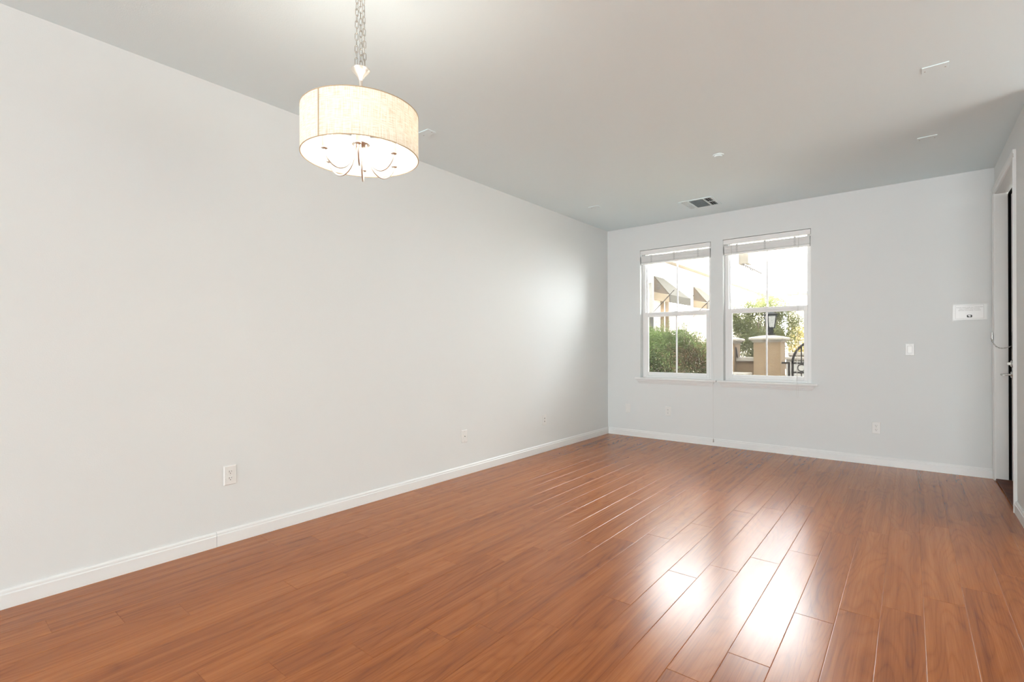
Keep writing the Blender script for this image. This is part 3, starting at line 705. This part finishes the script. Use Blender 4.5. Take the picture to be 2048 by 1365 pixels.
# ------------------------------------------------------------------ outdoors
tag(MB().box(-8, 14, D + 0.17, 40, -0.5, -0.25).build('ground', M['ground']), 'pale concrete ground of the front yard outside', 'ground', kind='structure')


def foliage(name, leaves, mt, parent=None):
    """leaves: list of (pos, size, tint); each leaf is a small folded blade"""
    rn = random.Random(len(leaves)); V = []; F = []; T = []
    off = parent.location if parent else Vector((0, 0, 0))
    for (p, s_, t) in leaves:
        d_ = Vector((rn.gauss(0, 1), rn.gauss(0, 1), rn.gauss(0.35, 0.8))).normalized(); sd = d_.cross(Vector((rn.gauss(0, 1), rn.gauss(0, 1), rn.gauss(0, 1)))).normalized(); nn = d_.cross(sd)
        p = Vector(p) - off; n = len(V)
        V += [p - d_ * s_, p + sd * s_ * 0.42 + nn * s_ * 0.14, p + d_ * s_, p - sd * s_ * 0.42 + nn * s_ * 0.14]
        F += [(n, n + 1, n + 2), (n, n + 2, n + 3)]; T += [t, t]
    me = bpy.data.meshes.new(name); me.from_pydata([tuple(v) for v in V], [], F); me.update()
    a = me.attributes.new('tint', 'FLOAT', 'FACE'); a.data.foreach_set('value', T); me.materials.append(mt)
    o = bpy.data.objects.new(name, me); C.objects.link(o)
    if parent: o.parent = parent
    return o


# hedge outside the first window
rn = random.Random(11)
hd = thing('hedge_bush', 'dense green hedge with brown patches right outside the window', 'hedge', (0.40, 7.7, -0.25))
lv_ = []
def topz(x): return 1.36 + 0.10 * math.sin(x * 4.2 + 0.9) + 0.06 * math.sin(x * 11 + 2)
for _ in range(80000):
    x = rn.uniform(-0.75, 1.42); y = rn.choice((rn.uniform(7.2, 7.5), rn.uniform(7.2, 8.1))); tz = topz(x)
    if x > 1.08 - 0.42 * (y - 7.2): continue
    z = rn.uniform(0.25, tz); y += 0.10 * math.sin(x * 9 + z * 7)
    br = math.exp(-((x - 0.70) ** 2 / 0.10 + (z - 1.02) ** 2 / 0.045)) + 0.4 * math.exp(-((z - 0.75) ** 2 / 0.03))
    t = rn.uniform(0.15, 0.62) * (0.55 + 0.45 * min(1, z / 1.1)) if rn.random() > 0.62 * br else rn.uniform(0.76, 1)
    lv_.append(((x, y, z), rn.uniform(0.010, 0.020), t))
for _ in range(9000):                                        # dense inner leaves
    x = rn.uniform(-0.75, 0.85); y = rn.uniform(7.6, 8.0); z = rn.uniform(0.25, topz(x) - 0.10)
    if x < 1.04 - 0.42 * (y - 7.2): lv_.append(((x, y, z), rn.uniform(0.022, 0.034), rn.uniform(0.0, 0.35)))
tw = MB()
for _ in range(110):
    x = rn.uniform(-0.7, 0.85); y = rn.uniform(7.25, 7.75); z0 = topz(x) - 0.12; hgt = rn.uniform(0.12, 0.32)
    dx, dy = rn.gauss(0, 0.06), rn.gauss(0, 0.05)
    tw.tube([(x, y, z0), (x + dx * 0.5, y + dy * 0.5, z0 + hgt * 0.55), (x + dx, y + dy, z0 + hgt)], [0.003, 0.002, 0.001], 5)
    for k in range(int(hgt * 70)):
        u = rn.random(); lv_.append(((x + dx * u + rn.gauss(0, 0.014), y + dy * u + rn.gauss(0, 0.014), z0 + hgt * u + rn.gauss(0, 0.01)), rn.uniform(0.008, 0.014), rn.uniform(0.35, 0.62)))
for _ in range(40):
    x = rn.uniform(-0.7, 0.70); y = rn.uniform(7.4, 7.9)
    tw.tube([(x, y, -0.25), (x + rn.gauss(0, 0.1), y + rn.gauss(0, 0.1), 0.5), (x + rn.gauss(0, 0.2), y + rn.gauss(0, 0.15), 1.15)], [0.007, 0.005, 0.003], 6)
foliage('foliage', lv_, M['hedge_leaf'], hd)
tw.build('twigs', M['bark'], hd)

# gate pillars
def pillar(x0, y0, w, top, name_label):
    o = thing('gate_pillar', name_label, 'pillar', (x0 + w / 2, y0 + w / 2, -0.25), 'stucco gate pillars')
    MB().box(x0, x0 + w, y0, y0 + w, -0.25, top - 0.105).build('shaft', M['stucco'], o, bevel=0.006)
    cx, cy = x0 + w / 2, y0 + w / 2; h = w / 2
    cp = MB(); prof = [(h + 0.012, top - 0.115), (h + 0.012, top - 0.098), (h + 0.028, top - 0.094), (h + 0.028, top - 0.084), (h + 0.055, top - 0.078), (h + 0.064, top - 0.060), (h + 0.060, top - 0.040), (h + 0.040, top - 0.030), (h * 0.45, top)]
    V = [(cx + sx * r_, cy + sy * r_, z_) for r_, z_ in prof for sx, sy in ((-1, -1), (1, -1), (1, 1), (-1, 1))]
    F = [(4 * i + k, 4 * i + (k + 1) % 4, 4 * i + 4 + (k + 1) % 4, 4 * i + 4 + k) for i in range(len(prof) - 1) for k in range(4)] + [(3, 2, 1, 0), tuple(4 * (len(prof) - 1) + k for k in range(4))]
    cp.add(V, F).build('capstone', M['capstone'], o)
    return o


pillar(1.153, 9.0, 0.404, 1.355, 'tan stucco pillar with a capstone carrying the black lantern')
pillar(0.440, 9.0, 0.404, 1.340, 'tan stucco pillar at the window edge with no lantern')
# lantern on the pillar
LX, LY, LZ = 1.372, 9.202, 1.353
ln = thing('post_lantern', 'black four-sided lantern with frosted panes on the stucco pillar', 'lantern', (LX, LY, LZ))
MB().box(LX - 0.068, LX + 0.068, LY - 0.068, LY + 0.068, LZ, LZ + 0.014).box(LX - 0.055, LX + 0.055, LY - 0.055, LY + 0.055, LZ + 0.014, LZ + 0.026).box(LX - 0.036, LX + 0.036, LY - 0.036, LY + 0.036, LZ + 0.026, LZ + 0.125).build('base', M['lantern'], ln, bevel=0.003)
z0, z1, h0, h1 = LZ + 0.135, LZ + 0.330, 0.047, 0.068
fr = MB().box(LX - 0.056, LX + 0.056, LY - 0.056, LY + 0.056, LZ + 0.125, LZ + 0.138).box(LX - 0.078, LX + 0.078, LY - 0.078, LY + 0.078, z1, z1 + 0.024)
for sx, sy in ((-1, -1), (1, -1), (1, 1), (-1, 1)): fr.tube([(LX + sx * h0, LY + sy * h0, z0), (LX + sx * h1, LY + sy * h1, z1)], 0.0095, 6)
fr.build('frame', M['lantern'], ln)
for (ax, ay) in ((0, -1), (1, 0), (0, 1), (-1, 0)):
    tx, ty = -ay, ax; e = 0.003
    MB().add([(LX + ax * (h_ - q_) + tx * w_, LY + ay * (h_ - q_) + ty * w_, z_) for q_ in (0, e) for (h_, z_) in ((h0, z0), (h1, z1)) for w_ in (-h_ + 0.006, h_ - 0.006)],
             [(0, 1, 3, 2), (4, 6, 7, 5), (0, 4, 5, 1), (2, 3, 7, 6), (0, 2, 6, 4), (1, 5, 7, 3)]).build('lantern_pane', M['frost'], ln)
rf = MB(); V = [(LX + sx * r_, LY + sy * r_, z_) for r_, z_ in ((0.088, z1 + 0.024), (0.088, z1 + 0.030), (0.03, z1 + 0.062), (0.0, z1 + 0.066)) for sx, sy in ((-1, -1), (1, -1), (1, 1), (-1, 1))]
rf.add(V, [(4 * i + k, 4 * i + (k + 1) % 4, 4 * i + 4 + (k + 1) % 4, 4 * i + 4 + k) for i in range(3) for k in range(4)] + [(3, 2, 1, 0)]).build('roof', M['lantern'], ln)
ln.rotation_euler = (0, 0, R(32))
# low wall between the pillars, with a ledge in front
gw = thing('garden_wall', 'low tan garden wall with a pale coping between the two pillars', 'garden wall', (1.0, 9.2, -0.25))
MB().box(0.846, 1.151, 9.14, 9.34, -0.25, 0.915).build('wall_body', M['stucco'], gw)
MB().box(0.846, 1.151, 9.09, 9.39, 0.915, 0.985).build('coping', M['capstone'], gw, bevel=0.012)
tag(MB().box(0.30, 1.14, 8.55, 8.98, -0.25, 0.735).build('planter_ledge', M['capstone'], bevel=0.01), 'pale concrete ledge at the foot of the low garden wall', 'ledge')
tag(MB().add([(0.862, 9.05, 0.985), (0.90, 9.05, 0.985), (0.866, 9.05, 1.165), (0.856, 9.05, 1.165), (0.862, 9.08, 0.985), (0.90, 9.08, 0.985), (0.866, 9.08, 1.165), (0.856, 9.08, 1.165)],
             [(0, 1, 2, 3), (7, 6, 5, 4), (0, 4, 5, 1), (1, 5, 6, 2), (2, 6, 7, 3), (3, 7, 4, 0)]).build('iron_bracket', M['iron']), 'dark tapering iron bracket on the low wall beside the plain pillar', 'bracket')
# iron gate
gt = thing('iron_gate', 'dark iron gate with an arched top and rings beside the lantern pillar', 'gate', (1.95, 9.1, -0.25))
yg = 9.10; T = 0.016
MB().box(1.561, 1.677, yg - T, yg + T, 0.885, 0.915).box(1.648, 1.677, yg - T, yg + T, -0.25, 0.885).build('side_panel', M['iron'], gt)
g = MB().box(1.698, 1.730, yg - T, yg + T, -0.25, 0.93).box(1.730, 2.75, yg - T, yg + T, 0.885, 0.912).box(1.730, 2.75, yg - T, yg + T, 0.735, 0.760).box(2.72, 2.752, yg - T, yg + T, -0.25, 0.93).box(1.73, 2.72, yg - T, yg + T, -0.17, -0.14)
g.build('gate_frame', M['iron'], gt)
AX, AZ, ARX, ARZ = 2.225, 0.90, 0.511, 0.42
ao = [(AX + (ARX + 0.016) * math.cos(R(180 - k * 5)), AZ + (ARZ + 0.016) * math.sin(R(180 - k * 5))) for k in range(37)]
ai = [(AX + (ARX - 0.016) * math.cos(R(k * 5)), AZ + (ARZ - 0.016) * math.sin(R(k * 5))) for k in range(37)]
MB().prism(ao + ai, 'y', yg - T, yg + T).build('arch', M['iron'], gt)
for k in range(7):
    xk = 1.84 + 0.128 * k
    tz = AZ + ARZ * math.sqrt(max(0, 1 - ((xk - AX) / ARX) ** 2)) - 0.012
    MB().tube([(xk, yg, 0.912), (xk, yg, tz)], 0.009, 8).build('bar', M['iron'], gt)
    MB().tube([(xk, yg, -0.14), (xk, yg, 0.735)], 0.008, 8).build('bar', M['iron'], gt)
    MB().tube([(xk + 0.054 * math.cos(R(a_)), yg, 0.8225 + 0.054 * math.sin(R(a_))) for a_ in range(0, 360, 15)], 0.0085, 6, True).build('ring', M['iron'], gt)
# stepped wall beyond the gate
fwl = thing('terrace_wall', 'pale stepped terrace wall with coping beyond the iron gate', 'garden wall', (2.9, 10.5, -0.25))
MB().box(1.42, 5.0, 10.25, 10.5, -0.25, 0.925).build('lower_wall', M['pale'], fwl)
MB().box(1.40, 5.0, 10.2, 10.53, 0.925, 0.975).build('lower_coping', M['capstone'], fwl, bevel=0.01)
MB().box(1.42, 5.0, 10.55, 10.8, -0.25, 0.99).build('upper_wall', M['stucco'], fwl)
MB().box(1.40, 5.0, 10.53, 10.84, 0.99, 1.055).build('upper_coping', M['capstone'], fwl, bevel=0.01)

# tree behind the pillars
def tree(label, c, rad, n, size, mt, seed, trunk=True, cat='tree', name='tree'):
    rn = random.Random(seed); o = thing(name, label, cat, (c[0], c[1], -0.25)); L_ = []
    clumps = []
    while len(clumps) < 60:
        q = Vector((rn.uniform(-1, 1), rn.uniform(-1, 1), rn.uniform(-1, 1)))
        if q.length < 1: clumps.append((q, rn.uniform(0.13, 0.30), rn.random()))
    for _ in range(n):
        q, r_, t = rn.choice(clumps); p = q + Vector((rn.gauss(0, 1), rn.gauss(0, 1), rn.gauss(0, 1))) * r_ * 0.62
        L_.append(((c[0] + p.x * rad[0], c[1] + p.y * rad[1], c[2] + p.z * rad[2]), size * rn.uniform(0.7, 1.3), min(1, max(0, 0.5 * t + 0.5 * rn.random()))))
    foliage('crown', L_, mt, o)
    st = MB()
    if trunk: st.tube([(c[0], c[1], -0.25), (c[0] + 0.03, c[1], c[2] - rad[2] * 0.5), (c[0] - 0.02, c[1], c[2] + rad[2] * 0.2)], [0.06, 0.045, 0.02], 8)
    for q, r_, t in clumps[:26]:
        e = Vector((c[0] + q.x * rad[0], c[1] + q.y * rad[1], c[2] + q.z * rad[2])); s0 = Vector((c[0], c[1], c[2] - rad[2] * 0.45 if trunk else -0.25))
        st.tube([s0, s0.lerp(e, 0.5) + Vector((0, 0, 0.04)), e], [0.018, 0.010, 0.004], 5)
    st.build('trunk', M['bark'], o)
    return o


tree('olive-green bushy tree standing behind the lantern pillar', (0.62, 11.75, 1.50), (0.74, 0.62, 0.76), 38000, 0.019, M['tree_leaf'], 3)
tree('pale sunlit shrub above the stepped wall beyond the gate', (1.05, 14.0, 1.25), (0.75, 0.5, 0.45), 3500, 0.03, M['sunny_leaf'], 4, False, 'shrub', 'shrub')

# neighbouring townhouse along the left, its facade facing the yard
XF = -1.0
nb = thing('neighbour_house', 'cream townhouse with a tan eave running along the left of the yard', 'building', (XF, 14, -0.25))
MB().box(XF - 5, XF, 9.0, 23, -0.25, 3.02).build('facade', M['facade'], nb)
tag(MB().box(XF - 5, XF + 0.16, 8.9, 23, 3.02, 3.09).build('roof_eave', M['fascia']), 'long tan roof eave running along the top of the cream townhouse', 'eave')
MB().box(XF, XF + 0.01, 10.35, 10.52, -0.25, 2.2).box(XF, XF + 0.008, 10.62, 10.80, -0.25, 2.2).build('door_trim', M['stucco'], nb)
def awning(y0, w, label):
    z0, z1, p = 2.31, 2.665, 0.35
    o = thing('awning', label, 'awning', (XF, y0, z1), 'canvas awnings on the townhouse')
    a, b = (XF + 0.005, y0 + 0.0), (XF + p, y0)
    MB().add([(XF + 0.005, y0, z1), (XF + 0.005, y0 + w * 0.42, z1), (XF + p, y0 + w, 2.245), (XF + p, y0, 2.245), (XF + p, y0, 2.085), (XF + p, y0 + w, 2.085),
              (XF + 0.005, y0, z1 - 0.012), (XF + 0.005, y0 + w * 0.42, z1 - 0.012), (XF + p - 0.012, y0 + w, 2.238), (XF + p - 0.012, y0, 2.238), (XF + p - 0.012, y0, 2.085), (XF + p - 0.012, y0 + w, 2.085)],
             [(0, 1, 2, 3), (3, 2, 5, 4), (6, 9, 8, 7), (9, 10, 11, 8), (4, 5, 11, 10), (0, 3, 9, 6), (3, 4, 10, 9), (1, 7, 8, 2), (2, 8, 11, 5), (0, 6, 7, 1)]).build('canopy', M['canvas'], o)
    MB().prism([(XF + 0.004, z1 - 0.02), (XF + p - 0.004, 2.24), (XF + 0.004, 2.325)], 'y', y0 + 0.002, y0 + 0.012).build('side_panel', M['canvas_side'], o)
    MB().prism([(XF + 0.004, 2.322), (XF + p - 0.006, 2.238), (XF + p - 0.006, 2.088), (XF + 0.004, 2.150)], 'y', y0 + 0.003, y0 + 0.009).build('side_valance', M['valance_side'], o)
    vt = MB()
    for k in range(3): vt.box(XF + 0.07, XF + 0.155 - 0.006 * k, y0 - 0.004, y0 + 0.001, 2.375 + k * 0.045, 2.393 + k * 0.045)
    vt.build('side_vent', M['dark'], o)
    for yy in (y0, y0 + w * 0.97):
        MB().tube([(XF + 0.0, yy, 1.905), (XF + p + 0.09, yy, 2.335)], [0.0085, 0.0085], 8).build('spear_rod', M['iron'], o)
    MB().tube([(XF + p, y0 - 0.004, 2.255), (XF + p, y0 - 0.004, 2.09)], 0.009, 6).build('corner_rod', M['iron'], o)
    return o


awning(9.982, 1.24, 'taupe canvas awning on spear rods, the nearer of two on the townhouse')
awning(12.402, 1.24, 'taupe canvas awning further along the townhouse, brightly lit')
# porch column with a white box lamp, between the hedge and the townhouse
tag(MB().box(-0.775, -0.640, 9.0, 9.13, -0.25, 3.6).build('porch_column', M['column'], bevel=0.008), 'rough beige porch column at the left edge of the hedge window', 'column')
bl = thing('wall_lamp', 'white box lamp hung on the beige porch column', 'lamp', (-0.66, 8.93, 2.40))
MB().box(-0.722, -0.600, 8.84, 8.998, 2.47, 2.66).build('lamp_body', M['white_lamp'], bl, bevel=0.004)
MB().box(-0.690, -0.620, 8.86, 8.998, 2.39, 2.47).build('lamp_neck', M['white_lamp'], bl)
MB().prism([(-0.735, 2.66), (-0.545, 2.64), (-0.545, 2.66), (-0.735, 2.70)], 'y', 8.80, 9.0).build('lamp_hood', M['white_lamp'], bl)
# taller block with a balcony, and a low house across the far end
tb2 = thing('apartment_block', 'tall pale building with a thin balcony rail beyond the townhouse', 'building', (-1.3, 20, -0.25))
MB().box(-6, XF - 0.3, 16.2, 28, 3.095, 6).build('facade', M['facade'], tb2)
MB().box(XF - 0.3, XF, 17.8, 18.3, 3.95, 4.6).build('bay', M['column'], tb2)
MB().box(XF - 0.3, XF, 17.2, 19.7, 3.715, 3.74).build('balcony_slab', M['facade'], tb2)
rl = MB().tube([(XF, 17.2, 3.83), (XF, 19.7, 3.83)], 0.032, 6)
for k in range(12): rl.tube([(XF, 17.25 + k * 0.22, 3.74), (XF, 17.25 + k * 0.22, 3.83)], 0.018, 5)
rl.build('balcony_rail', M['iron'], tb2)
fh = thing('far_house', 'pale low house with a tan eave closing the far end of the yard', 'building', (1.5, 24, -0.25))
MB().box(-0.9, 6, 24, 27, -0.25, 3.35).build('facade', M['facade'], fh)
MB().box(-0.9, 6.2, 23.8, 27.2, 3.35, 3.47).build('eave', M['fascia'], fh)
# unseen wing added to shade the near yard
tag(MB().box(6.0, 12, D + 0.3, 12.0, -0.25, 5.7).build('yard_shade_block', M['facade']), 'tall unseen wing added on the door side to shade the yard', 'building', kind='structure')
tag(MB().box(11, 16, -7, D - 0.5, -0.25, 6.0).build('sun_block', M['facade']), 'unseen cream block added to keep the sun out of the side window', 'building', kind='structure')  # unseen building added to block direct sun at the side window
